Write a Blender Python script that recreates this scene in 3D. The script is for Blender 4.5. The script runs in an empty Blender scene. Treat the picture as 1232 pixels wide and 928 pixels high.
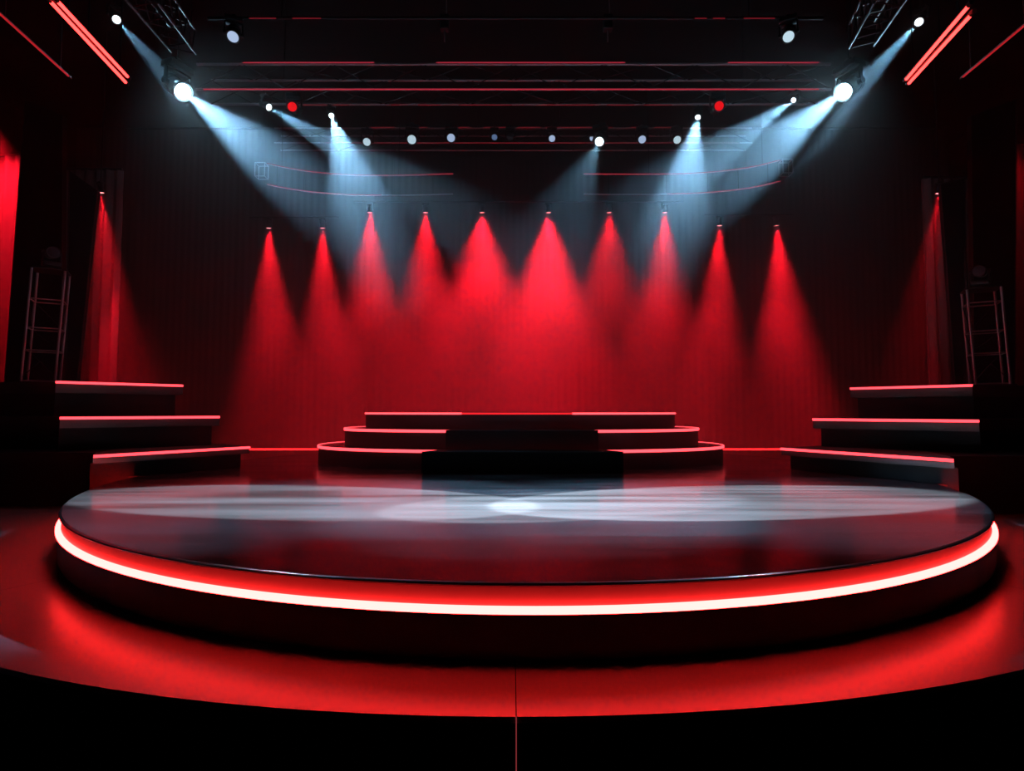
import bpy, bmesh, math, random
from mathutils import Vector, Matrix
random.seed(4)
S = bpy.context.scene
COL = S.collection
PI = math.pi
S.view_settings.view_transform = 'Standard'
S.view_settings.look = 'None'
S.view_settings.exposure = 0.0
S.view_settings.gamma = 1.0
S.view_settings.use_curve_mapping = False
try:
    S.cycles.use_denoising = True
    S.cycles.denoiser = 'OPENIMAGEDENOISE'
    S.cycles.max_bounces = 6
    S.cycles.diffuse_bounces = 3
    S.cycles.glossy_bounces = 4
    S.cycles.volume_bounces = 0
    S.cycles.sample_clamp_indirect = 3.0
    S.cycles.sample_clamp_direct = 0.0
    S.cycles.use_light_tree = True
except Exception:
    pass

# ---------------------------------------------------------------- camera
F = 640.0
CZ = 1.45
TH = math.atan(31.0 / F)
cd = bpy.data.cameras.new('camera')
cd.sensor_fit = 'HORIZONTAL'; cd.sensor_width = 36.0
cd.lens = 36.0 * F / 1232.0
cd.clip_start = 0.02; cd.clip_end = 200
cam = bpy.data.objects.new('camera', cd); COL.objects.link(cam)
cam.location = (0, 0, CZ); cam.rotation_euler = (PI / 2 + TH, 0, 0)
S.camera = cam

def at(px, py, Y):
    """world point seen at photo pixel (px, py) standing at distance Y from the camera"""
    v = (464.0 - py) / F
    dx, dy, dz = (px - 616.0) / F, math.cos(TH) - v * math.sin(TH), math.sin(TH) + v * math.cos(TH)
    s = Y / dy
    return Vector((dx * s, Y, CZ + dz * s))

# ---------------------------------------------------------------- materials
def mat(name, base=(.02, .02, .02), rough=.5, metal=0.0, spec=.5, noise=None, bump=None):
    m = bpy.data.materials.new(name); m.use_nodes = True
    n = m.node_tree.nodes; l = m.node_tree.links
    b = n['Principled BSDF']
    b.inputs['Base Color'].default_value = (*base, 1)
    b.inputs['Roughness'].default_value = rough
    b.inputs['Metallic'].default_value = metal
    b.inputs['Specular IOR Level'].default_value = spec
    if noise or bump:
        tc = n.new('ShaderNodeTexCoord'); mp = n.new('ShaderNodeMapping')
        sc = (noise or bump)[0]
        mp.inputs['Scale'].default_value = sc if isinstance(sc, tuple) else (sc, sc, sc)
        nz = n.new('ShaderNodeTexNoise'); nz.inputs['Scale'].default_value = 1.0
        nz.inputs['Detail'].default_value = 5.0
        l.new(tc.outputs['Object'], mp.inputs['Vector']); l.new(mp.outputs['Vector'], nz.inputs['Vector'])
        if noise:
            mr = n.new('ShaderNodeMapRange')
            mr.inputs['To Min'].default_value = noise[1]; mr.inputs['To Max'].default_value = noise[2]
            l.new(nz.outputs['Fac'], mr.inputs['Value']); l.new(mr.outputs['Result'], b.inputs['Roughness'])
        if bump:
            bp = n.new('ShaderNodeBump'); bp.inputs['Strength'].default_value = bump[1]
            bp.inputs['Distance'].default_value = .01
            l.new(nz.outputs['Fac'], bp.inputs['Height']); l.new(bp.outputs['Normal'], b.inputs['Normal'])
    return m

def emit(name, col, strength=1.0):
    m = bpy.data.materials.new(name); m.use_nodes = True
    n = m.node_tree.nodes; n.clear()
    e = n.new('ShaderNodeEmission'); o = n.new('ShaderNodeOutputMaterial')
    e.inputs['Color'].default_value = (*col, 1); e.inputs['Strength'].default_value = strength
    m.node_tree.links.new(e.outputs[0], o.inputs['Surface'])
    return m

M = {}
M['black_paint'] = mat('black_paint', (.012, .012, .014), .55, noise=(9, .45, .7))
M['black_matte'] = mat('black_matte', (.010, .010, .011), .8, spec=.2, noise=(5, .7, .9))
M['wall'] = mat('wall_black', (.012, .012, .014), .9, spec=.15, noise=(3, .8, .95))
M['ceiling'] = mat('ceiling_black', (.010, .010, .012), .95, spec=.1, noise=(3, .9, 1))
M['venue_floor'] = mat('venue_floor_black', (.03, .03, .034), .5, noise=(4, .35, .6))
M['metal'] = mat('truss_metal', (.62, .62, .64), .42, .85, noise=(12, .3, .55))
M['dark_metal'] = mat('dark_metal', (.045, .045, .05), .45, .6, noise=(12, .35, .6))
M['trim'] = mat('polished_trim', (.95, .95, .96), .2, 1.0, noise=(20, .17, .24))
M['fixture'] = mat('fixture_black', (.02, .02, .022), .45, noise=(15, .35, .55))
M['fascia'] = mat('fascia_black', (.03, .028, .03), .5, noise=(6, .4, .6))
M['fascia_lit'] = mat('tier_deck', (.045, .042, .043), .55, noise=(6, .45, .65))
M['skirt_red'] = mat('riser_skirt', (.10, .10, .10), .5, noise=(8, .4, .6))

def glossy_deck(name, base, r0, r1, streak=(.25, 3.5, 1), c0=.55, c1=1.5):
    m = bpy.data.materials.new(name); m.use_nodes = True
    n = m.node_tree.nodes; l = m.node_tree.links; b = n['Principled BSDF']
    tc = n.new('ShaderNodeTexCoord'); mp = n.new('ShaderNodeMapping'); mp.inputs['Scale'].default_value = streak
    nz = n.new('ShaderNodeTexNoise'); nz.inputs['Scale'].default_value = 1.0; nz.inputs['Detail'].default_value = 6
    l.new(tc.outputs['Object'], mp.inputs['Vector']); l.new(mp.outputs['Vector'], nz.inputs['Vector'])
    mr = n.new('ShaderNodeMapRange'); mr.inputs['From Min'].default_value = .3; mr.inputs['From Max'].default_value = .7
    mr.inputs['To Min'].default_value = r0; mr.inputs['To Max'].default_value = r1
    l.new(nz.outputs['Fac'], mr.inputs['Value']); l.new(mr.outputs['Result'], b.inputs['Roughness'])
    rp = n.new('ShaderNodeValToRGB')
    rp.color_ramp.elements[0].position = .3; rp.color_ramp.elements[1].position = .72
    rp.color_ramp.elements[0].color = (*[c * c0 for c in base], 1)
    rp.color_ramp.elements[1].color = (*[c * c1 for c in base], 1)
    l.new(nz.outputs['Fac'], rp.inputs['Fac']); l.new(rp.outputs['Color'], b.inputs['Base Color'])
    b.inputs['Specular IOR Level'].default_value = .5
    return m
M['deck'] = glossy_deck('platform_deck', (.035, .035, .037), .15, .24, (.3, 4.5, 1), .35, 1.9)
M['apron'] = glossy_deck('apron_deck', (.21, .21, .212), .27, .31, (.5, .5, 1), .9, 1.1)

def drape_mat(name, base):
    m = mat(name, base, .9, spec=.15)
    n = m.node_tree.nodes; l = m.node_tree.links; b = n['Principled BSDF']
    tc = n.new('ShaderNodeTexCoord'); mp = n.new('ShaderNodeMapping'); mp.inputs['Scale'].default_value = (40, 40, .7)
    nz = n.new('ShaderNodeTexNoise'); nz.inputs['Scale'].default_value = 1; nz.inputs['Detail'].default_value = 3
    l.new(tc.outputs['Object'], mp.inputs['Vector']); l.new(mp.outputs['Vector'], nz.inputs['Vector'])
    bp = n.new('ShaderNodeBump'); bp.inputs['Strength'].default_value = .25; bp.inputs['Distance'].default_value = .01
    l.new(nz.outputs['Fac'], bp.inputs['Height']); l.new(bp.outputs['Normal'], b.inputs['Normal'])
    return m
M['curtain'] = drape_mat('backdrop_fabric', (.05, .047, .048))
M['side_drape'] = drape_mat('side_drape_fabric', (.17, .16, .165))
M['black_drape'] = drape_mat('black_drape_fabric', (.012, .012, .013))

M['led_main'] = emit('led_platform', (1, .017, .0155), 54)
M['led_riser'] = emit('led_riser', (1, .055, .07), 3.2)
M['led_riser_dim'] = emit('led_riser_dim', (1, .02, .03), .9)
M['led_side'] = emit('led_side', (1, .045, .06), 3.4)
M['led_tube'] = emit('led_tube', (1, .028, .025), 8)
M['led_tube_dim'] = emit('led_tube_dim', (1, .03, .04), .45)
M['led_wall'] = emit('led_wall', (1, .013, .016), 4)
M['added_glow'] = emit('added_glow', (1, .055, .11), .36)  # added glow for red light caught on truss chords and pipe
M['added_glow_dim'] = emit('added_glow_dim', (1, .05, .09), .13)
M['added_seam_glow'] = emit('added_seam_glow', (1, .12, .14), .22)  # glow added to the fascia joint, which holds no lamp

# ---------------------------------------------------------------- mesh helpers
class MB:
    def __init__(s): s.v = []; s.f = []
    def add(s, verts, faces):
        o = len(s.v); s.v += [Vector(v) for v in verts]; s.f += [tuple(i + o for i in f) for f in faces]; return s
    def box(s, c, size, rot=None, bev=0.0):
        bm = bmesh.new(); bmesh.ops.create_cube(bm, size=1.0)
        for v in bm.verts: v.co = Vector((v.co.x * size[0], v.co.y * size[1], v.co.z * size[2]))
        if bev: bmesh.ops.bevel(bm, geom=bm.edges[:], offset=bev, segments=2, affect='EDGES', profile=.5)
        R = rot or Matrix.Identity(3)
        bm.verts.index_update()
        s.add([R @ v.co + Vector(c) for v in bm.verts], [[v.index for v in f.verts] for f in bm.faces]); bm.free(); return s
    def tube(s, a, b, r, n=8, r2=None):
        return s.path([a, b], r, n, r2=r2)
    def path(s, pts, r, n=8, closed=False, r2=None):
        pts = [Vector(p) for p in pts]; N = len(pts); rings = []
        up0 = Vector((0, 0, 1))
        for i, p in enumerate(pts):
            if closed: t = pts[(i + 1) % N] - pts[i - 1]
            else: t = pts[min(i + 1, N - 1)] - pts[max(i - 1, 0)]
            t.normalize()
            up = up0 if abs(t.z) < .95 else Vector((1, 0, 0))
            u = t.cross(up).normalized(); w = u.cross(t).normalized()
            rr = r if r2 is None else r + (r2 - r) * i / max(1, N - 1)
            rings.append([p + u * rr * math.cos(2 * PI * k / n) + w * rr * math.sin(2 * PI * k / n) for k in range(n)])
        vs = [q for R in rings for q in R]; fs = []
        for i in range(N if closed else N - 1):
            j = (i + 1) % N
            for k in range(n):
                fs.append((i * n + k, i * n + (k + 1) % n, j * n + (k + 1) % n, j * n + k))
        if not closed:
            fs.append(tuple(range(n))[::-1]); fs.append(tuple((N - 1) * n + k for k in range(n)))
        return s.add(vs, fs)
    def lathe(s, prof, n=48, cx=0, cy=0, a0=0.0, a1=2 * PI, axis=None, loop=False):
        """prof: (radius, height) pairs turned about Z through (cx, cy)"""
        full = abs(a1 - a0 - 2 * PI) < 1e-6; m = len(prof); cnt = n if full else n + 1
        vs = []
        for i in range(cnt):
            a = a0 + (a1 - a0) * i / n
            for r, z in prof: vs.append((cx + r * math.cos(a), cy + r * math.sin(a), z))
        fs = []
        for i in range(n):
            j = (i + 1) % cnt
            for k in range(m if loop else m - 1):
                k2 = (k + 1) % m
                fs.append((i * m + k, j * m + k, j * m + k2, i * m + k2))
        return s.add(vs, fs)
    def prism(s, outline, z0, z1):
        n = len(outline)
        vs = [(x, y, z0) for x, y in outline] + [(x, y, z1) for x, y in outline]
        fs = [tuple(range(n))[::-1], tuple(range(n, 2 * n))] + [(i, (i + 1) % n, n + (i + 1) % n, n + i) for i in range(n)]
        return s.add(vs, fs)
    def build(s, name, m, parent=None, smooth=False, local=None):
        me = bpy.data.meshes.new(name)
        org = local if local is not None else Vector((0, 0, 0))
        me.from_pydata([v - org for v in s.v], [], s.f)
        bm = bmesh.new(); bm.from_mesh(me)
        bmesh.ops.remove_doubles(bm, verts=bm.verts, dist=1e-6)
        bmesh.ops.recalc_face_normals(bm, faces=bm.faces); bm.to_mesh(me); bm.free()
        me.materials.append(M[m] if isinstance(m, str) else m)
        if smooth:
            for p in me.polygons: p.use_smooth = True
            try: me.set_sharp_from_angle(angle=math.radians(38))
            except Exception: pass
        o = bpy.data.objects.new(name, me); COL.objects.link(o)
        if parent is not None: o.parent = parent
        return o

def tag(o, label, cat, group=None):
    o['label'] = label; o['category'] = cat
    if group: o['group'] = group
    return o
def thing(name, label, cat, loc=(0, 0, 0), group=None):
    o = bpy.data.objects.new(name, None); COL.objects.link(o)
    o.empty_display_size = .1; o.location = loc
    return tag(o, label, cat, group)
def struct(o): o['kind'] = 'structure'; return o

# ---------------------------------------------------------------- room shell
struct(MB().box((0, 8.5, -.65), (29, 27, .1)).build('floor', 'venue_floor'))
struct(MB().box((0, 8.5, 10.05), (29, 27, .1)).build('ceiling', 'ceiling'))
struct(MB().box((0, 21.4, 4.7), (29, .2, 10.6)).build('wall_back', 'wall'))
struct(MB().box((-14.1, 8.5, 4.7), (.2, 27, 10.6)).build('wall_left', 'wall'))
struct(MB().box((14.1, 8.5, 4.7), (.2, 27, 10.6)).build('wall_right', 'wall'))
struct(MB().box((0, -4.9, 4.7), (29, .2, 10.6)).build('wall_front', 'wall'))

# ---------------------------------------------------------------- low apron (bottom disc)
AX, AY, AR = 0.02, 11.6, 9.0
ap = thing('stage_apron', 'wide low black round stage base lit red around the raised disc', 'stage', (AX, AY, -.6))
aorg = Vector((AX, AY, -.6))
def wedge(a0, a1, gap, r0, r1, z0, z1, n):
    out = []
    for i in range(n + 1):
        a = a0 + (a1 - a0) * i / n
        g = gap / r1 * (1 if i == 0 else -1 if i == n else 0)
        out.append((AX + r1 * math.cos(a + g), AY + r1 * math.sin(a + g)))
    g = gap / r0
    for i in range(n, -1, -1):
        a = a0 + (a1 - a0) * i / n
        g = gap / r0 * (1 if i == 0 else -1 if i == n else 0)
        out.append((AX + r0 * math.cos(a + g), AY + r0 * math.sin(a + g)))
    return MB().prism(out, z0, z1)
NS = 12
for k in range(NS):
    a0 = -PI / 2 + 2 * PI * k / NS; a1 = a0 + 2 * PI / NS
    wedge(a0, a1, .003, 2.0, AR, -.03, 0.0, 24).build('deck_panel', 'apron', ap, local=aorg)
    wedge(a0, a1, .003, AR - .05, AR, -.599, -.031, 24).build('fascia_panel', 'black_matte', ap, local=aorg)
MB().lathe([(2.0, -.05), (AR - .06, -.05), (AR - .06, -.59), (2.0, -.59)], 96, AX, AY).build('understructure', 'black_matte', ap, local=aorg)
MB().box((AX, AY - AR - .001, -.2), (.005, .012, .4)).build('added_seam_glow', 'added_seam_glow', ap, local=aorg)['label'] = 'thin front joint with an added pink glow'

# ---------------------------------------------------------------- main round platform
PX, PY, PR, PT = .14, 9.15, 6.0, .45
pf = thing('round_platform', 'large round glossy black stage platform with glowing red edge strip', 'stage platform', (PX, PY, 0))
porg = Vector((PX, PY, 0))
MB().lathe([(0, PT), (PR - .017, PT), (PR - .017, PT - .03), (0, PT - .03)], 180, PX, PY).build('deck', 'deck', pf, local=porg)
tp_, zt_ = [(PR - .0165, PT - .018), (PR - .0165, PT)], PT
for k_, tl_ in enumerate((8, 13, 17, 21, 26)):
    zt_ -= .004 * math.tan(math.radians(tl_)); tp_.append((PR - .0165 + .004 * (k_ + 1), zt_))
tp_ += [(PR + .0065, zt_ - .002), (PR + .008, zt_ - .006), (PR + .007, PT - .016)]
MB().lathe(tp_, 240, PX, PY, loop=True).build('edge_trim', 'trim', pf, smooth=True, local=porg)['label'] = 'thin polished silver rim'
ZS = .300
MB().lathe([(PR - .03, PT - .028), (PR - .014, ZS + .012), (PR - .06, ZS + .012)], 240, PX, PY).build('upper_skirt', 'skirt_red', pf, smooth=True, local=porg)
MB().lathe([(PR - .013, ZS + .014), (PR + .018, ZS + .014), (PR + .027, ZS + .010), (PR + .030, ZS), (PR + .030, ZS - .020), (PR - .013, ZS - .020)], 240, PX, PY, loop=True).build('led_strip', 'led_main', pf, smooth=True, local=porg)['label'] = 'glowing red light strip round the platform'
MB().lathe([(PR - .04, ZS - .0205), (PR + .032, ZS - .0205), (PR + .032, ZS - .026), (PR + .018, ZS - .03), (PR + .008, .02), (PR - .02, .02), (PR - .02, 0.002), (PR - .2, 0.002)], 240, PX, PY).build('lower_skirt', 'fascia', pf, smooth=True, local=porg)

# ---------------------------------------------------------------- centre riser tiers
def oval(cx, cy, a, b, n=128, p=2.3):
    out = []
    for i in range(n):
        t = 2 * PI * i / n
        c, s = math.cos(t), math.sin(t)
        out.append((cx + a * math.copysign(abs(c) ** (2 / p), c), cy + b * math.copysign(abs(s) ** (2 / p), s)))
    return out
def ring(cx, cy, a, b, z0, z1, d0, d1, keep=None):
    A = oval(cx, cy, a + d0, b + d0, 256); B = oval(cx, cy, a + d1, b + d1, 256); n = len(A)
    vs = [(x, y, z0) for x, y in A] + [(x, y, z0) for x, y in B] + [(x, y, z1) for x, y in B] + [(x, y, z1) for x, y in A]
    fs = []
    for i in range(n):
        j = (i + 1) % n
        if keep and not keep((B[i][0] + B[j][0]) / 2, (B[i][1] + B[j][1]) / 2): continue
        for q in range(4):
            q2 = (q + 1) % 4
            fs.append((q * n + i, q * n + j, q2 * n + j, q2 * n + i))
    return MB().add(vs, fs)
tiers = [(.17, 10.9, 4.02, 1.9, PT, .783, 'bottom'), (.19, 11.1, 3.6, 1.7, .783, 1.11, 'middle'), (.17, 11.2, 3.2, 1.4, 1.11, 1.43, 'top')]
for cx, cy, a, b, z0, z1, w in tiers:
    lab = {'bottom': 'widest and lowest oval black tier of the centre riser, on the round platform',
           'middle': 'middle oval black tier of the centre riser with a broken red light line',
           'top': 'smallest topmost oval black tier of the centre riser before the red backdrop'}[w]
    t = thing('riser_tier', lab, 'stage riser', (cx, cy, z0), 'oval tiers of the centre riser')
    org = Vector((cx, cy, z0))
    MB().prism(oval(cx, cy, a, b), z0 + .0005, z1 - .004).build('body', 'fascia', t, local=org)
    MB().prism(oval(cx, cy, a + .012, b + .012), z1 - .004, z1).build('deck', 'deck', t, local=org)
    zl, zh = z1 - .040, z1 + (.010 if w != 'top' else -.0045)
    if w == 'top':
        mid = lambda x, y: y < cy and -.90 < x < 1.08
        ring(cx, cy, a, b, zl, zh, .001, .020, lambda x, y: not mid(x, y)).build('led_strip', 'led_riser', t, local=org)['label'] = 'bright pink-red light strip at both sides'
        ring(cx, cy, a, b, zl, zh, .001, .020, mid).build('led_strip', 'led_riser_dim', t, local=org)['label'] = 'dimmer red middle stretch of the light strip'
    else:
        ring(cx, cy, a, b, zl, zh, .001, .020).build('led_strip', 'led_riser', t, local=org)['label'] = 'glowing pink-red light strip'

# black steps in front of the riser
cs = thing('step_unit', 'black flight of steps in the middle of the centre riser', 'stairs', (.17, 9.0, PT))
corg = Vector((.17, 9.0, PT))
for hw0, hw1, y0, y1, z0, z1 in ((1.62, 1.42, 8.6, 8.972, PT + .0005, .801), (1.3, 1.16, 9.1, 9.372, .784, 1.129)):
    MB().prism([(.17 - hw0, y0), (.17 + hw0, y0), (.17 + hw1, y1), (.17 - hw1, y1)], z0, z1).build('step', 'black_matte', cs, local=corg)
    MB().prism([(.17 - hw0, y0 - .006), (.17 + hw0, y0 - .006), (.17 + hw0, y0), (.17 - hw0, y0)], z1 - .012, z1).build('nosing', 'dark_metal', cs, local=corg)

# ---------------------------------------------------------------- side stair tiers
def side_tier(pA, pB, zt, zb, depth, slab, side, label, foot=False):
    """front edge from outer corner pA to inner end pB, deck at zt, body down to zb, body behind the front edge"""
    A = Vector((pA[0], pA[1], 0)); B = Vector((pB[0], pB[1], 0))
    d = (B - A).normalized(); nrm = Vector((-d.y, d.x, 0))
    if nrm.y < 0: nrm = -nrm                     # points away from the camera
    sg = math.copysign(1.0, A.x)
    C = A + Vector((sg * .28, .42, 0))           # short return at the outer corner
    C2 = Vector((sg * 11.0, C.y + .05, 0)); C3 = Vector((sg * 11.0, 12.9, 0))
    bk = nrm * depth
    t = thing('stair_tier', label, 'stage stairs', ((A.x + B.x) / 2, (A.y + B.y) / 2, zb), 'stepped side stage tiers')
    org = Vector(t.location)
    outl = [(v.x, v.y) for v in (A, B, B + bk, C)]
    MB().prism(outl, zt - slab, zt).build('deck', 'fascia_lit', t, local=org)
    MB().prism([(v.x, v.y) for v in (C + Vector((sg * .001, 0, 0)), B + bk + Vector((sg * .001, 0, 0)), C3, C2)], zt - slab, zt - .001).build('side_wing', 'black_matte', t, local=org)
    s = .10
    def ins(p, q=nrm): return (p.x + nrm.x * s, p.y + nrm.y * s)
    iB = B - d * s
    def base_outline(foot):
        return [ins(A), ins(iB), (iB.x + bk.x, iB.y + bk.y), (C3.x, C3.y), (C2.x, C2.y + s), ins(C)]
    MB().prism(base_outline(0), zb, zt - slab - .0005).build('base', 'black_matte', t, local=org)
    if foot:                                     # outside the round platform the base goes down to the apron
        RR = PR + .06
        def cut(p, q):                           # p outside the disc, q inside
            p = Vector((p[0] - PX, p[1] - PY)); q = Vector((q[0] - PX, q[1] - PY))
            lo, hi = 0.0, 1.0
            for _ in range(40):
                m_ = (lo + hi) / 2
                if p.lerp(q, m_).length > RR: lo = m_
                else: hi = m_
            r = p.lerp(q, lo); return math.atan2(r.y, r.x)
        o_ = base_outline(0)
        t0, t1 = cut(o_[0], o_[1]), cut(o_[2], o_[1])
        while t1 - t0 > PI: t1 -= 2 * PI
        while t1 - t0 < -PI: t1 += 2 * PI
        arc = [(PX + RR * math.cos(t0 + (t1 - t0) * i / 16), PY + RR * math.sin(t0 + (t1 - t0) * i / 16)) for i in range(17)]
        MB().prism([o_[0]] + arc + o_[2:], -.59 + .592, zb - .0005).build('base', 'black_matte', t, local=org)
    off = -nrm * .016; zz = Vector((0, 0, zt - .022))
    MB().path([C + off + zz, A + off + zz, B + off + zz], .021, 8).build('led_strip', 'led_side', t, local=org)['label'] = 'glowing pink-red light strip along the front edge'
    return t
def gp(px, py, hd):
    """plan position of an edge seen at (px, py) that lies hd below the camera"""
    p1 = at(px, py, 1.0); k = -hd / (p1.z - CZ)
    return (p1.x * k, k)
zb = 0.0005
L1 = ((-6.1, 7.75), (-4.72, 9.6)); L2 = ((-6.43, 7.8 + .55), (-5.36, 9.95)); L3 = ((-7.75, 9.0), (-6.42, 10.35))
R1 = ((5.9, 7.1), (4.72, 9.35)); R2 = ((6.2, 7.6), (5.25, 9.4)); R3 = ((7.75, 9.1), (6.72, 10.55))
def tier_at(pxA, pyA, pxB, pyB, YA, YB):
    a = at(pxA, pyA, YA); b = at(pxB, pyB, YB); return (a.x, a.y), (b.x, b.y), (a.z + b.z) / 2
for side, spec in (('left', ((112, 549, 300, 538, 7.7, 9.6), (72, 503, 264, 501.5, 8.35, 9.9), (67, 459.5, 220, 464, 9.0, 10.3))),
                   ('right', ((1148, 553.5, 940, 540, 7.1, 9.3), (1178, 507, 978, 504, 8.0, 9.6), (1170, 463.5, 1023, 467.5, 9.2, 10.5)))):
    tops = []
    for k, sp in enumerate(spec):
        a, b, zt = tier_at(*sp); tops.append((a, b, zt + .016))
    low = zb
    for k, (a, b, zt) in enumerate(tops):
        w = ('lowest', 'middle', 'topmost')[k]
        lab = {'left': {0: 'lowest black tier of the stepped stage left of the round platform', 1: 'middle black tier of the stepped stage at far left', 2: 'topmost black tier of the left stepped stage, under the truss tower'},
               'right': {0: 'lowest black tier of the stepped stage right of the round platform', 1: 'middle black tier of the stepped stage at far right', 2: 'topmost black tier of the right stepped stage, under the truss tower'}}[side][k]
        # lowest tier stands partly over the round platform: its base starts on the deck
        z0 = PT + .004 if k == 0 else low + .001
        side_tier(a, b, zt, z0, 3.4 - .25 * k, (.13, .18, .2)[k], side, lab, foot=(k == 0))
        low = zt
    if side == 'left': LT = tops[-1]
    else: RT = tops[-1]

# ---------------------------------------------------------------- backdrop and drapes
def drape(name, x0, x1, y, z0, z1, m, label, cat, pitch=.16, amp=.05, thick=.02, top='pipe', ang=0.0):
    n = max(24, int(abs(x1 - x0) / pitch * 8))
    vs = []; fs = []
    rows = 6
    org = Vector(((x0 + x1) / 2, y, z0))
    ca, sa = math.cos(ang), math.sin(ang)
    ph = random.random() * 6
    for s_ in (0, 1):
        for r in range(rows + 1):
            z = z0 + (z1 - z0) * r / rows
            g = 1.0 - .25 * r / rows
            for i in range(n + 1):
                x = x0 + (x1 - x0) * i / n
                u = x / pitch * 2 * PI
                dy = amp * g * (math.sin(u + ph) + .35 * math.sin(u * .37 + 1.3 + .2 * z)) + s_ * thick
                lx = x - org.x
                vs.append((org.x + lx * ca - dy * sa, org.y + lx * sa + dy * ca, z))
    W = n + 1; H = rows + 1
    for s_ in (0, 1):
        for r in range(rows):
            for i in range(n):
                a = s_ * W * H + r * W + i
                fs.append((a, a + 1, a + W + 1, a + W))
    o2 = W * H
    for i in range(n):
        fs.append((i, i + 1, o2 + i + 1, o2 + i)); t_ = rows * W
        fs.append((t_ + i, t_ + i + 1, o2 + t_ + i + 1, o2 + t_ + i))
    for r in range(rows):
        for e in (0, n):
            fs.append((r * W + e, (r + 1) * W + e, o2 + (r + 1) * W + e, o2 + r * W + e))
    o = thing(name, label, cat, org)
    MB().add(vs, fs).build('fabric', m, o, smooth=True, local=org)
    p0 = Vector((x0, y, z1)) - org; p1 = Vector((x1, y, z1)) - org
    Rz = Matrix.Rotation(ang, 3, 'Z')
    MB().tube(Rz @ p0 + org + Vector((0, 0, .03)), Rz @ p1 + org + Vector((0, 0, .03)), .03, 10).build('pipe', 'dark_metal', o, local=org)
    return o
drape('backdrop_curtain', -13.0, 13.0, 15.5, .004, 9.85, 'curtain', 'wide pleated backdrop curtain washed in red light behind the stage', 'curtain', pitch=.2, amp=.007)
# far side drapes
p = at(-40, 430, 13.4); q = at(34, 430, 13.4)
drape('side_drape', -13.9, q.x, 13.4, -.59, at(0, 188, 13.4).z, 'side_drape', 'red lit drape at far left edge beside a black masking flat', 'curtain', pitch=.3, amp=.05)
p = at(1218, 430, 13.4)
drape('side_drape', p.x, 13.9, 13.4, -.59, at(1232, 176, 13.4).z, 'side_drape', 'dim drape at far right edge behind the truss tower', 'curtain', pitch=.3, amp=.05)
p = at(84, 400, 12.2); q = at(140, 400, 12.2)
drape('leg_drape', p.x - .3, q.x, 12.2, LT[2] + .003, at(100, 205, 12.2).z, 'side_drape', 'narrow drape lit by the left red spot, above the left stairs', 'curtain', pitch=.24, amp=.05)
p = at(1118, 400, 12.2); q = at(1165, 400, 12.2)
drape('leg_drape', p.x, q.x + .3, 12.2, RT[2] + .003, at(1140, 215, 12.2).z, 'side_drape', 'narrow drape beside the right red spot, above the right stairs', 'curtain', pitch=.24, amp=.05)

def flat(pts, Y, thick, label, edge=True):
    """standing black panel drawn by its corners (photo pixels at distance Y)"""
    P = [at(x, y, Y) for x, y in pts]
    bz = min(v.z for v in P)
    c = sum(P, Vector()) / len(P); org = Vector((c.x, Y, bz))
    o = thing('masking_flat', label, 'stage panel', org)
    n = len(P)
    vs = [v for v in P] + [v + Vector((0, thick, 0)) for v in P]
    fs = [tuple(range(n)), tuple(range(n, 2 * n))[::-1]] + [(i, (i + 1) % n, n + (i + 1) % n, n + i) for i in range(n)]
    MB().add(vs, fs).build('panel', 'black_matte', o, local=org)
    for i in range(n):
        a, b = P[i], P[(i + 1) % n]
        MB().tube(a - Vector((0, .012, 0)), b - Vector((0, .012, 0)), .012, 6).build('frame_rail', 'dark_metal', o, local=org)
    return o
def zpx(z, Y):   # photo row of height z at distance Y
    lo, hi = -400.0, 1500.0
    for _ in range(50):
        mid = (lo + hi) / 2
        if at(616, mid, Y).z > z: lo = mid
        else: hi = mid
    return lo
fl = zpx(LT[2] + .016, 11.3)
flat([(6, fl), (74, fl), (76, 140), (31, 120)], 11.3, .1, 'tall black masking flat behind the left truss tower')
fl = zpx(RT[2] + .016, 11.3)
flat([(1172, fl), (1220, fl), (1222, 120), (1168, 140)], 11.3, .1, 'tall black masking flat behind the right truss tower')
f1 = zpx(LT[2] + .016, 10.6)
flat([(80, f1), (93, f1), (111, 292), (118, 230), (84, 206)], 10.6, .06, 'slim black panel left of the narrow red lit drape')
f1 = zpx(RT[2] + .016, 10.6)
flat([(1149, f1), (1160, f1), (1160, 215), (1131, 222), (1137, 300)], 10.6, .06, 'slim black panel right of the right red spot')

# LED line at the foot of the backdrop
for x0, x1, lab in ((297, 400, 'thin red light line at the backdrop foot, left of the centre riser'), (850, 946, 'thin red light line at the backdrop foot, right of the centre riser')):
    a = at(x0, 541.5, 14.9); b = at(x1, 541.5, 14.9); b.z = a.z
    o = thing('led_batten', lab, 'light strip', ((a.x + b.x) / 2, 14.9, 0), 'red light lines at the backdrop foot')
    org = Vector(o.location)
    MB().box(((a.x + b.x) / 2, 14.95, a.z / 2 + .001), (b.x - a.x, .08, a.z - .002), bev=.008).build('housing', 'fascia', o, local=org)
    MB().tube(a + Vector((0, 0, .015)), b + Vector((0, 0, .015)), .025, 8).build('led_strip', 'led_wall', o, local=org)

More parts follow.
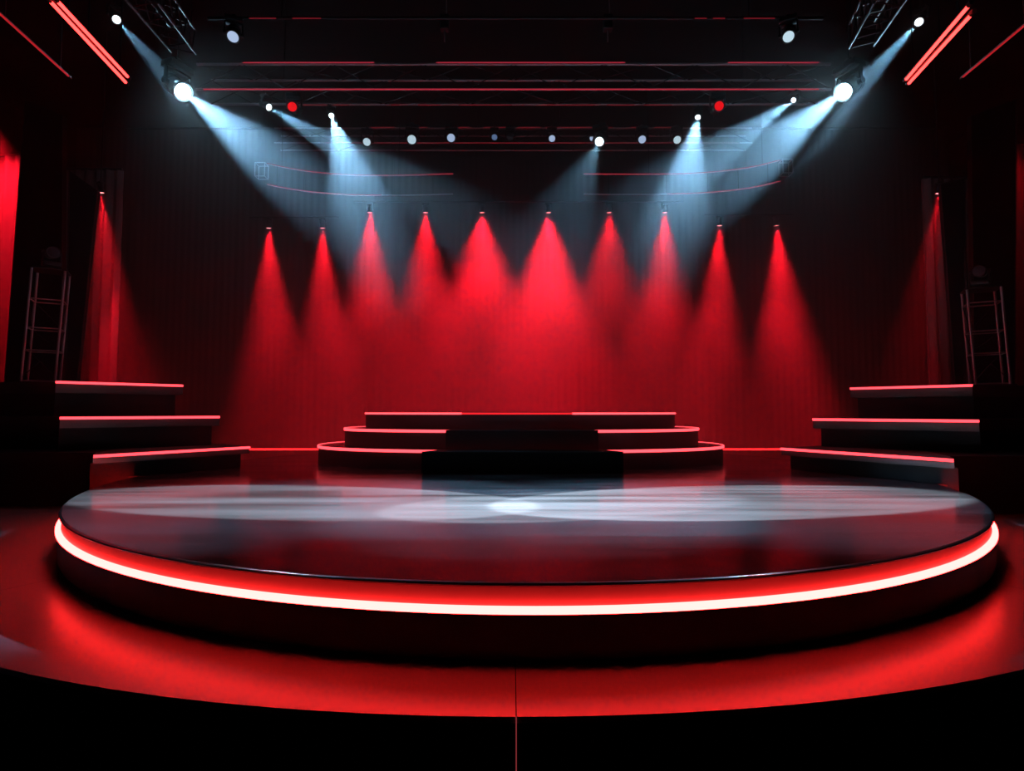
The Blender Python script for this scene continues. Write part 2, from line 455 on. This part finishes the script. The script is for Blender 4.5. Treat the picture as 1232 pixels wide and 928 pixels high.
# ---------------------------------------------------------------- ceiling LED tubes
def led_tube(x0, y0, Y0, x1, y1, Y1, r, m, label, group):
    a = at(x0, y0, Y0); b = at(x1, y1, Y1)
    t = thing('led_tube', label, 'light tube', (a + b) / 2, group); org = Vector(t.location)
    d = (b - a).normalized()
    MB().tube(a, b, r, 10).build('diffuser', m, t, local=org)
    up = Vector((0, 0, r * 1.3))
    side = d.cross(Vector((0, 0, 1))).normalized() * (r * 1.1)
    hb = MB()
    vs = []
    for e in (a - d * .02, b + d * .02):
        vs += [e + up * .5 - side, e + up * .5 + side, e + up * 1.2 + side, e + up * 1.2 - side]
    hb.add(vs, [(0, 1, 2, 3), (4, 7, 6, 5), (0, 4, 5, 1), (1, 5, 6, 2), (2, 6, 7, 3), (3, 7, 4, 0)])
    hb.build('housing', 'black_paint', t, local=org)
    for e in (a + d * .01, b - d * .01):
        MB().tube(e - d * .03, e + d * .03, r * 1.25, 10).build('end_cap', 'black_paint', t, local=org)
    for fr in ((.2, .45) if 'outer' in label else (.15, .85)):
        q = a.lerp(b, fr) + up
        MB().tube(q, Vector((q.x, q.y, 10.0)), .008, 6).build('hanger', 'dark_metal', t, local=org)
    return t
G = 'red light tubes under the ceiling'
led_tube(57, -2, 5.6, 153, 101, 7.2, .019, 'led_tube', 'outer of two bright red light tubes at top left', G)
led_tube(66, -2, 5.6, 155, 94, 7.2, .019, 'led_tube', 'inner of two bright red light tubes at top left', G)
led_tube(1168, 4, 5.6, 1089, 97, 7.2, .019, 'led_tube', 'inner of two bright red light tubes at top right', G)
led_tube(1171, 15, 5.7, 1092, 102, 7.2, .019, 'led_tube', 'outer of two bright red light tubes at top right', G)
led_tube(-12, 6, 5.6, 84, 93, 7.2, .012, 'led_tube_dim', 'dim thin red light tube at top left corner', G)
led_tube(1250, 16, 5.6, 1157, 94, 7.2, .012, 'led_tube_dim', 'dim thin red light tube at top right corner', G)

# ---------------------------------------------------------------- trusses
def truss(name, a, b, size, label, nbay, rc=.025, rb=.012, up=Vector((0, 0, 1)), back=None, group=None, faces=(0, 1, 2, 3), cables=True, m='metal'):
    """box truss: a, b are the ends of its lower front chord"""
    a = Vector(a); b = Vector(b); d = (b - a).normalized()
    bk = back or Vector((0, 1, 0)); bk = (bk - d * bk.dot(d)).normalized(); upv = (up - d * up.dot(d)).normalized()
    C = [Vector((0, 0, 0)), bk * size, bk * size + upv * size, upv * size]
    t = thing(name, label, 'truss', (a + b) / 2, group); org = Vector(t.location)
    for c in C: MB().tube(a + c, b + c, rc, 10).build('chord', m, t, local=org)
    for f in faces:
        c0, c1 = C[f], C[(f + 1) % 4]
        for k in range(nbay):
            p = a.lerp(b, k / nbay); q = a.lerp(b, (k + 1) / nbay)
            if k % 2: MB().tube(p + c0, q + c1, rb, 6).build('brace', 'dark_metal', t, local=org)
            else: MB().tube(p + c1, q + c0, rb, 6).build('brace', 'dark_metal', t, local=org)
    if cables:
        for fr in (.12, .88):
            p = a.lerp(b, fr) + C[2]
            MB().tube(p, Vector((p.x, p.y, 10.0)), .008, 6).build('hanging_cable', 'dark_metal', t, local=org)
    return t
a = at(236, 107.5, 10.0); b = at(1000, 107.5, 10.0)
truss('lighting_truss', a, b, .5, 'long horizontal truss across the top, in front of the white lamp row', 14, rb=.010)
def add_glow(t, segs, y, Y, r=.009, m='added_glow'):
    """added emissive lines standing for red light caught along a chord, between photo columns"""
    for x0, x1 in segs:
        p = at(x0, y, Y); q = at(x1, y, Y)
        o = MB().tube(p, q, r, 6).build('added_glow', m, t, local=Vector(t.location)); o['label'] = 'added dim glow standing for caught red light'
MT = bpy.data.objects['lighting_truss']
add_glow(MT, ((525, 752), (292, 450), (876, 985)), 75.2, 9.965)
add_glow(MT, ((245, 985),), 107.5, 9.965, .012)
add_glow(MT, ((365, 420), (470, 480), (503, 530), (552, 616), (658, 716), (730, 763), (775, 808)), 126.5, 10.46, .007, 'added_glow_dim')
a = at(330, 172, 13.8); b = at(905, 172, 13.8); TRB = a.copy()
truss('lighting_truss', a, b, .4, 'rear horizontal truss carrying the row of small white lamps', 16, rc=.02, rb=.008)
RT_ = bpy.data.objects['lighting_truss.001']
add_glow(RT_, ((445, 475), (503, 514), (552, 565), (582, 610), (623, 650), (656, 712), (730, 737), (758, 765), (788, 808)), 153.2, 13.77, .009, 'added_glow_dim')
add_glow(RT_, ((385, 890),), 172, 13.77, .009, 'added_glow_dim')
a = at(150, -2, 6.2); b = at(206, 62, 8.0)
truss('lighting_truss', a, b, .34, 'short side truss running back at upper left', 8, .018, .009, m='dark_metal', back=Vector((1, 0, 0)))
truss('lighting_truss', at(1092, -2, 6.2), at(1052, 55, 8.0), .34, 'short side truss running back at upper right', 8, .018, .009, m='dark_metal', back=Vector((-1, 0, 0)))
# front pipe near the top of the picture
def pipe(name, x0, x1, y, Y, label, cat='pipe', r=.024, drops=2, m='dark_metal', group=None, segs=()):
    a = at(x0, y, Y); b = at(x1, y, Y)
    t = thing(name, label, cat, (a + b) / 2, group); org = Vector(t.location)
    MB().tube(a, b, r, 10).build('tube', m, t, local=org)
    for k in range(drops):
        p = a.lerp(b, .12 + .76 * k / max(1, drops - 1))
        MB().tube(p, Vector((p.x, p.y, 10.0)), .008, 6).build('hanging_cable', 'dark_metal', t, local=org)
    if segs: add_glow(t, segs, y, Y - .03, .008, 'added_glow_dim')
    return t
pipe('lighting_pipe', 250, 990, 22, 8.2, 'straight pipe at the top carrying the two large tilted lamps', segs=((300, 332), (352, 386), (836, 850), (858, 872), (895, 932)))

def arc_truss(pxs, label, end_px):
    """two parallel curved chords with braces; pxs = (px, py) along the upper chord at constant height"""
    zt = at(616, 210, 13.6).z
    def pos(px, py):
        p1 = at(px, py, 1.0); k = (zt - CZ) / (p1.z - CZ); return Vector((p1.x * k, k, zt))
    P = [pos(*q) for q in pxs]
    # smooth by sampling
    pts = []
    for i in range(len(P) - 1):
        p0 = P[max(i - 1, 0)]; p1 = P[i]; p2 = P[i + 1]; p3 = P[min(i + 2, len(P) - 1)]
        for s in range(6):
            u = s / 6
            pts.append(.5 * ((2 * p1) + (p2 - p0) * u + (2 * p0 - 5 * p1 + 4 * p2 - p3) * u * u + (3 * p1 - p0 - 3 * p2 + p3) * u ** 3))
    pts.append(P[-1])
    org = sum(pts, Vector()) / len(pts)
    t = thing('curved_truss', label, 'truss', org, 'curved trusses above the backdrop')
    dz = Vector((0, 0, -.53))
    MB().path(pts, .017, 8).build('chord', 'metal', t, local=org)
    MB().path([p + dz for p in pts], .017, 8).build('chord', 'metal', t, local=org)
    fo = Vector((0, -.022, 0))  # sets the added glow just in front of the curved rails
    MB().path([p + fo for p in pts], .010, 6).build('added_glow', 'added_glow', t, local=org)['label'] = 'added dim glow standing for caught red light'
    MB().path([p + dz + fo for p in pts[:22]], .010, 6).build('added_glow', 'added_glow', t, local=org)['label'] = 'added dim glow standing for caught red light'
    for i in range(3, len(pts) - 1, 6):
        MB().tube(pts[i], pts[i] + dz, .008, 6).build('brace', 'dark_metal', t, local=org)
    for e in (pts[0],):
        o = Vector((-.12 if e.x < 0 else .12, -.05, 0))
        fm = MB(); cc = e + dz * .4 + o
        K = [Vector((x * .12, y * .1, z * .17)) for x in (-1, 1) for y in (-1, 1) for z in (-1, 1)]
        for i_ in range(8):
            for j_ in (1, 2, 4):
                if not i_ & j_: fm.tube(cc + K[i_], cc + K[i_ | j_], .011, 6)
        fm.build('end_frame', 'metal', t, local=org)
    for i in (4, len(pts) - 8):
        MB().tube(pts[i], Vector((pts[i].x, pts[i].y, 10.0)), .007, 6).build('hanging_cable', 'dark_metal', t, local=org)
    return t
arc_truss([(322, 197), (350, 203), (385, 208), (430, 211), (490, 211), (545, 209.5)], 'curved double rail truss above the left red spots', 0)
arc_truss([(938, 193), (905, 201), (870, 206), (830, 209), (770, 210), (702, 209.5)], 'curved double rail truss above the right red spots', 0)

# chain hoists at the top
for px, lab in ((535, 'dark chain hoist left of centre near the ceiling'), (731, 'dark chain hoist right of centre near the ceiling')):
    p = at(px, 28, 9.0)
    o = thing('chain_hoist', lab, 'hoist', p, 'chain hoists near the ceiling'); org = Vector(p)
    MB().box(p, (.16, .14, .26), bev=.02).build('motor', 'fixture', o, local=org)
    MB().tube(p + Vector((.03, 0, .12)), Vector((p.x + .03, p.y, 10.0)), .010, 6).build('chain', 'metal', o, local=org)
    MB().tube(p + Vector((0, 0, -.12)), p + Vector((0, 0, -.34)), .010, 6).build('hook', 'metal', o, local=org)

# ---------------------------------------------------------------- truss towers on the side stages
def tower(x0, y0, Y0, x1, Y1, top_z, base_z, label, s):
    A = at(x0, y0, Y0); B = at(x1, y0, Y1)
    A.z = B.z = base_z
    d = (B - A); wdt = d.length; d.normalize()
    n = Vector((-d.y, d.x, 0)); n = n if n.y > 0 else -n
    C = [A, B, B + n * .45, A + n * .45]
    lean = Vector((s * .085, 0, 1)).normalized()
    org = (A + B) / 2 + n * .22
    t = thing('truss_tower', label, 'truss tower', org, 'truss towers on the side stages')
    H = top_z - base_z
    L = lambda p, h: p + Vector((s * .05 * h, 0, h))
    for c in C: MB().tube(c + Vector((0, 0, .03)), L(c, H), .022, 8).build('leg', 'metal', t, local=org)
    for i in range(4):
        p, q = C[i], C[(i + 1) % 4]
        for h in (.05, .62, 1.04, 1.58):
            if h < H: MB().tube(L(p, h), L(q, h), .014, 6).build('rung', 'metal', t, local=org)
        if i != 0:
            for h0, h1 in ((.05, .62), (.62, 1.04), (1.04, 1.58)):
                MB().tube(L(p, h0), L(q, h1), .008, 6).build('brace', 'dark_metal', t, local=org)
    m_ = (L(A, .42) + L(B, .42)) / 2
    MB().tube(L(A, .1), m_, .007, 6).build('brace', 'dark_metal', t, local=org)
    MB().tube(L(B, .1), m_, .007, 6).build('brace', 'dark_metal', t, local=org)
    MB().box(org + Vector((0, 0, .015)), (wdt + .16, .6, .03), Matrix.Rotation(math.atan2(d.y, d.x), 3, 'Z'), .006).build('base_plate', 'dark_metal', t, local=org)
    tp = L(org, H)
    MB().box(tp + Vector((0, 0, .012)), (wdt + .06, .5, .024), Matrix.Rotation(math.atan2(d.y, d.x), 3, 'Z'), .004).build('top_plate', 'dark_metal', t, local=org)
    return tp, t
tl, _ = tower(25, 460, 9.75, 66, 10.0, at(40, 322, 9.75).z, LT[2] + .001, 'metal truss tower standing on the left stepped stage', 1)
tr, _ = tower(1216, 466, 9.75, 1174, 10.0, at(1190, 345, 9.75).z, RT[2] + .001, 'metal truss tower standing on the right stepped stage', -1)

# ---------------------------------------------------------------- lamps
def lens_mat(name, col, s): return emit(name, col, s)
M['lens_hot'] = lens_mat('lens_hot', (.46, .80, 1.0), 100)
M['lens_white'] = lens_mat('lens_white', (.80, .93, 1.0), 3)
M['lens_pale'] = lens_mat('lens_pale', (.52, .70, .80), 1)
M['lens_blue'] = lens_mat('lens_blue', (.40, .52, .74), 1)
M['lens_dim'] = lens_mat('lens_dim', (.10, .16, .30), 1)
M['lens_off'] = mat('lens_off', (.05, .05, .06), .15)
M['lens_red_hot'] = lens_mat('lens_red_hot', (1, .22, .25), 4)
M['lens_red'] = lens_mat('lens_red', (.75, .004, .008), 1)

_cache = {}
def part_mesh(key, fn, m):
    k = (key, m)
    if k not in _cache:
        o = fn().build(key, m, smooth=True); _cache[k] = o.data
        bpy.data.objects.remove(o)
    return _cache[k]
def place(name, me, parent, M4):
    o = bpy.data.objects.new(name, me); COL.objects.link(o); o.parent = parent; o.matrix_local = M4; return o

def head_mb():      # axis +Z = light direction; pivot at origin; unit = lens diameter 1
    return MB().lathe([(0, -1.0), (.34, -.98), (.46, -.85), (.50, -.3), (.52, .1), (.60, .45), (.62, .74), (.57, .76), (.54, .70), (0.0, .66)], 20)
def lens_mb(): return MB().lathe([(0, .74), (.3, .725), (.5, .69), (.5, .665), (0, .665)], 20)
def fins_mb():
    m = MB()
    for k in range(4):
        z = -.8 + .13 * k
        m.lathe([(.44, z), (.57, z + .01), (.57, z + .05), (.44, z + .06)], 20, loop=True)
    return m
def yoke_mb():      # arms hang from the base at +.95, pivot at the origin
    m = MB()
    for s in (-1, 1):
        m.box((s * .74, 0, .42), (.12, .34, 1.1), bev=.04)
        m.lathe([(0, -.0)], 3) if False else None
        m.tube((s * .60, 0, 0), (s * .86, 0, 0), .2, 12)
    m.box((0, 0, .98), (1.6, .42, .14), bev=.04)
    return m
def base_mb(): return MB().box((0, 0, 1.25), (1.5, 1.1, .40), bev=.08)
def clamp_mb():
    m = MB(); m.box((0, 0, 1.54), (.3, .22, .2), bev=.03)
    m.tube((-.16, 0, 1.72), (.16, 0, 1.72), .17, 10); return m

def lamp(name, pos, aim, dia, lens, label, cat='stage light', group=None, spot=None, up=1, pole=False, hook=None):
    """moving head lamp, pivot at pos, aimed at aim, hung by its clamp from whatever is above it"""
    pos = Vector(pos); d = (Vector(aim) - pos).normalized()
    t = thing(name, label, cat, pos, group)
    yaw = math.atan2(d.y, d.x) - PI / 2
    Rz = Matrix.Rotation(yaw, 4, 'Z'); Sc = Matrix.Scale(dia, 4)
    flip = Matrix.Identity(4) if up > 0 else Matrix.Rotation(PI, 4, 'X')
    place('base', part_mesh('base', base_mb, 'fixture'), t, Rz @ flip @ Sc)
    place('yoke', part_mesh('yoke', yoke_mb, 'fixture'), t, Rz @ flip @ Sc)
    place('clamp', part_mesh('clamp', clamp_mb, 'dark_metal'), t, Rz @ flip @ Sc)
    q = d.to_track_quat('Z', 'Y').to_matrix().to_4x4()
    h = place('head', part_mesh('head', head_mb, 'fixture'), t, q @ Sc)
    ln = place('lens', part_mesh('lens', lens_mb, lens), h, Matrix.Identity(4))
    fn = place('cooling_fins', part_mesh('cooling_fins', fins_mb, 'fixture'), h, Matrix.Identity(4))
    if hook is not None:
        MB().tube(pos + Vector((0, 0, dia * 1.8)), hook, .012, 8).build('hook_arm', 'dark_metal', t, local=pos)
    if pole:
        MB().tube(pos + Vector((0, 0, dia * 1.85)), (pos.x, pos.y, 10.0), .014, 8).build('hanging_pole', 'dark_metal', t, local=pos)
    if spot:
        P, ang, blend, col = spot[:4]
        ld = bpy.data.lights.new('spot_beam', 'SPOT'); ld.energy = P; ld.spot_size = math.radians(ang)
        ld.spot_blend = blend; ld.color = col; ld.shadow_soft_size = spot[4] if len(spot) > 4 else .03
        lo = bpy.data.objects.new('spot_beam', ld); COL.objects.link(lo); lo.parent = t
        lo.location = d * dia * .84
        lo.rotation_euler = d.to_track_quat('-Z', 'Y').to_euler()
    return t

WHITE = (.30, .66, 1.0)
RED = (1.0, .006, .020)
KW = 1.0
# white beams from the front and side trusses
def W(px, py, Y, tx, ty, dia, lens, label, P=None, ang=20, blend=.6, grp='white beam lamps over the stage sides', soft=.03, pole=False, hook=None):
    p = at(px, py, Y)
    if hook: hook = Vector((p.x, hook[0], at(616, hook[1], hook[0]).z))
    lamp('spotlight', p, (tx, ty, PT), dia, lens, label, group=grp, spot=(P * 1.6, ang, blend, WHITE, soft) if P else None, pole=pole, hook=hook)
W(213, 105, 9.5, 2.2, 6.0, .29, 'lens_hot', 'brilliant white spotlight with wide beam at upper left', 6500, 22, pole=True)
W(1022, 105, 9.5, -2.2, 6.0, .29, 'lens_hot', 'brilliant white spotlight with wide beam at upper right', 6500, 22, pole=True)
W(138, 21, 10.5, .4, 5.6, .16, 'lens_white', 'small white spotlight highest at upper left', 1500, 9, pole=True)
W(1108, 24, 10.5, -.4, 5.6, .16, 'lens_white', 'small white spotlight highest at upper right', 5000, 8, pole=True)
W(320, 127, 10.1, 5.0, 6.6, .13, 'lens_white', 'small white spotlight under the left end of the front truss', 2200, 16, hook=(10.0, 109.5))
W(957, 119, 10.0, -3.2, 6.0, .10, 'lens_white', 'small white spotlight under the right end of the front truss', 3500, 18)
W(398, 137, 10.5, -.6, 5.9, .11, 'lens_white', 'white spotlight with steep bright beam left of the lamp row', 4600, 23)
W(840, 139, 10.5, 1.2, 5.9, .11, 'lens_white', 'white spotlight with steep bright beam right of the lamp row', 4200, 22)
# added unseen spots outside the frame that throw the white pool on the platform
for sx, tx in ((-1, 2.1), (1, -2.05)):
    lamp('added_pool_spot', (sx * 11.5, 3.6, 6.2), (tx, 6.0, PT), .2, 'lens_white', 'added unseen spotlight high at the %s side before the stage, aimed at the platform' % ('left' if sx < 0 else 'right'),
         group='added unseen spotlights for the white pool', spot=(230000 if sx < 0 else 165000, 8.6, .14, (.72, .88, 1.0), .02), pole=True)
lamp('added_pool_spot', (-11.5, 2.4, 6.2), (.4, 5.75, PT), .2, 'lens_white', 'added unseen spotlight nearest the audience at the left side, aimed at the platform middle', group='added unseen spotlights for the white pool', spot=(70000, 7.6, .14, (.72, .88, 1.0), .02), pole=True)

# haze
def haze(y0, y1, dens, label):
    hz = MB().box((0, (y0 + y1) / 2, 4.95), (27.6, y1 - y0, 9.9)).build('haze', 'wall')
    hm = bpy.data.materials.new('stage_haze'); hm.use_nodes = True
    nn = hm.node_tree.nodes; nn.clear()
    vs_ = nn.new('ShaderNodeVolumeScatter'); vo = nn.new('ShaderNodeOutputMaterial')
    vs_.inputs['Density'].default_value = dens; vs_.inputs['Anisotropy'].default_value = .2
    vs_.inputs['Color'].default_value = (1, 1, 1, 1)
    hm.node_tree.links.new(vs_.outputs[0], vo.inputs['Volume'])
    hz.data.materials[0] = hm; hz['kind'] = 'stuff'; tag(hz, label, 'haze')
haze(8.5, 13.6, .038, 'thin stage haze filling the air over the back of the platform')
haze(13.601, 15.46, .07, 'denser haze lit red just before the backdrop curtain')

# row of white lamps on the rear truss
row = [(442, 170, 'lens_pale', .20), (496, 167, 'lens_pale', .23), (543, 165, 'lens_blue', .21), (595, 164.5, 'lens_dim', .15), (614, 164.5, 'lens_off', .16),
       (664, 166, 'lens_blue', .17), (712, 166, 'lens_blue', .13), (722.5, 167.5, 'lens_white', .24), (772, 167, 'lens_blue', .20), (814, 167.5, 'lens_pale', .20)]
nth = ['leftmost', 'second from the left', 'third from the left', 'fourth from the left, dim blue', 'unlit lamp, fifth from the left', 'sixth from the left', 'small lamp left of the brightest', 'brightest, with a faint beam', 'second from the right', 'rightmost']
for (px, py, ln, dia), w in zip(row, nth):
    p = at(px, py, 13.5); hk = Vector((p.x, 13.8, at(616, 152.7, 13.8).z - .02))
    aim = Vector((p.x * .6, 3.0, 1.2))
    if w.startswith('small lamp'):
        p = at(px, py, 14.35); hk = Vector((p.x, 14.2, hk.z))
    if w.startswith('brightest'): 
        lamp('spotlight', p, (-.9, 6.5, PT), dia, ln, 'lamp in the white row on the rear truss: ' + w, group='row of white lamps on the rear truss', spot=(900, 22, .6, WHITE, .03), hook=hk)
    else: lamp('spotlight', p, aim, dia, ln, 'lamp in the white row on the rear truss: ' + w, group='row of white lamps on the rear truss', hook=hk)
# two big tilted lamps on the top pipe
for px, py, ln, lab, ax in ((281, 41, 'lens_blue', 'large pale lamp tilted under the top pipe at left', -2.5), (949, 41, 'lens_pale', 'large pale lamp tilted under the top pipe at right', 1.5)):
    p = at(px, py, 8.1)
    lamp('spotlight', p, (ax, 3.5, 1.0), .17, ln, lab, group='large lamps under the top pipe')
# red glowing lamps on the front truss
for px, py, lab in ((354, 131, 'red glowing lamp under the front truss at left'), (863, 130, 'red glowing lamp under the front truss at right')):
    p = at(px, py, 10.0)
    lamp('spotlight', p, p + Vector((.1 if px < 600 else -.1, -1, -.25)), .18, 'lens_red', lab, group='red glowing lamps under the front truss')

# ---------------------------------------------------------------- red spots before the backdrop
reds = [(323, 276, 9000, 34, 0.0), (388, 276, 9000, 34, 0.0), (445, 257.3, 9000, 44, 0.0), (512, 257.3, 8000, 46, 0), (580, 257.3, 10500, 66, 0), (660, 257.3, 17000, 60, 0),
        (733, 257.3, 4500, 56, 0), (800, 257.3, 8500, 44, 0), (866, 273, 9000, 34, 0), (934, 273, 12000, 34, .12)]
nth = ['leftmost', 'second from the left', 'third from the left', 'fourth from the left', 'fifth from the left', 'wide bright one right of centre', 'faintest, fourth from the right', 'third from the right', 'second from the right', 'rightmost, with a long beam']
RY = 14.7
for (px, py, P, ang, dx), w in zip(reds, nth):
    p = at(px, py, RY)
    lamp('spotlight', p + Vector((0, 0, .13)), p + Vector((dx * 6, .75, -6)), .13, 'lens_red_hot', 'small red spotlight before the backdrop: ' + w, group='row of red spotlights before the backdrop', spot=(P * .72, ang, 1.0, RED, .03))
hh = .13 + .13 * 1.72
def pipe_z(x0, x1, py, label, drops):
    a = at(x0, py, RY) + Vector((0, 0, hh)); b = at(x1, py, RY) + Vector((0, 0, hh))
    t = thing('lighting_pipe', label, 'pipe', (a + b) / 2); org = Vector(t.location)
    MB().tube(a, b, .024, 10).build('tube', 'dark_metal', t, local=org)
    for k in range(drops):
        p = a.lerp(b, .12 + .76 * k / max(1, drops - 1))
        MB().tube(p, Vector((p.x, p.y, 10.0)), .006, 6).build('hanging_cable', 'dark_metal', t, local=org)
pipe_z(425, 822, 257.3, 'dark pipe holding the six middle red spotlights', 4)
pipe_z(300, 408, 276, 'short dark pipe holding the two left red spotlights', 2)
pipe_z(848, 955, 273, 'short dark pipe holding the two right red spotlights', 2)
# red spots on the side drapes
for px, py, lab, P, ax in ((121, 233, 'small red spotlight lighting the narrow drape at far left', 4500, .05), (1130, 234, 'small red spotlight beside the narrow drape at far right', 1500, -.1)):
    p = at(px, py, 11.6)
    lamp('spotlight', p + Vector((0, 0, .1)), p + Vector((ax * 5, .5, -5)), .11, 'lens_red_hot', lab, group='red spotlights on the side drapes', spot=(P * 1.3, 24, 1.0, RED, .03), pole=True)
# washes on the far side drapes
for sx, P, lab in ((-1, 6000, 'red wash lamp above the far left drape'), (1, 250, 'red wash lamp above the far right drape')):
    p = Vector((sx * 13.0, 12.3, 9.3))
    lamp('wash_light', p, (sx * 13.0, 13.4, 5.2), .16, 'lens_red_hot', lab, group='red wash lamps above the far drapes', spot=(P, 58, 1.0, RED, .03), pole=True)

# lamps standing on the truss towers
for tp, sx, w in ((tl, 1, 'left'), (tr, -1, 'right')):
    p = tp + Vector((0, 0, .026 + .18 * 1.89))
    lamp('spotlight', p, p + Vector((sx * 1.0, -.8, -.1)), .18, 'lens_off', 'unlit stage lamp standing on top of the %s truss tower' % w, group='lamps on the truss towers', up=-1)
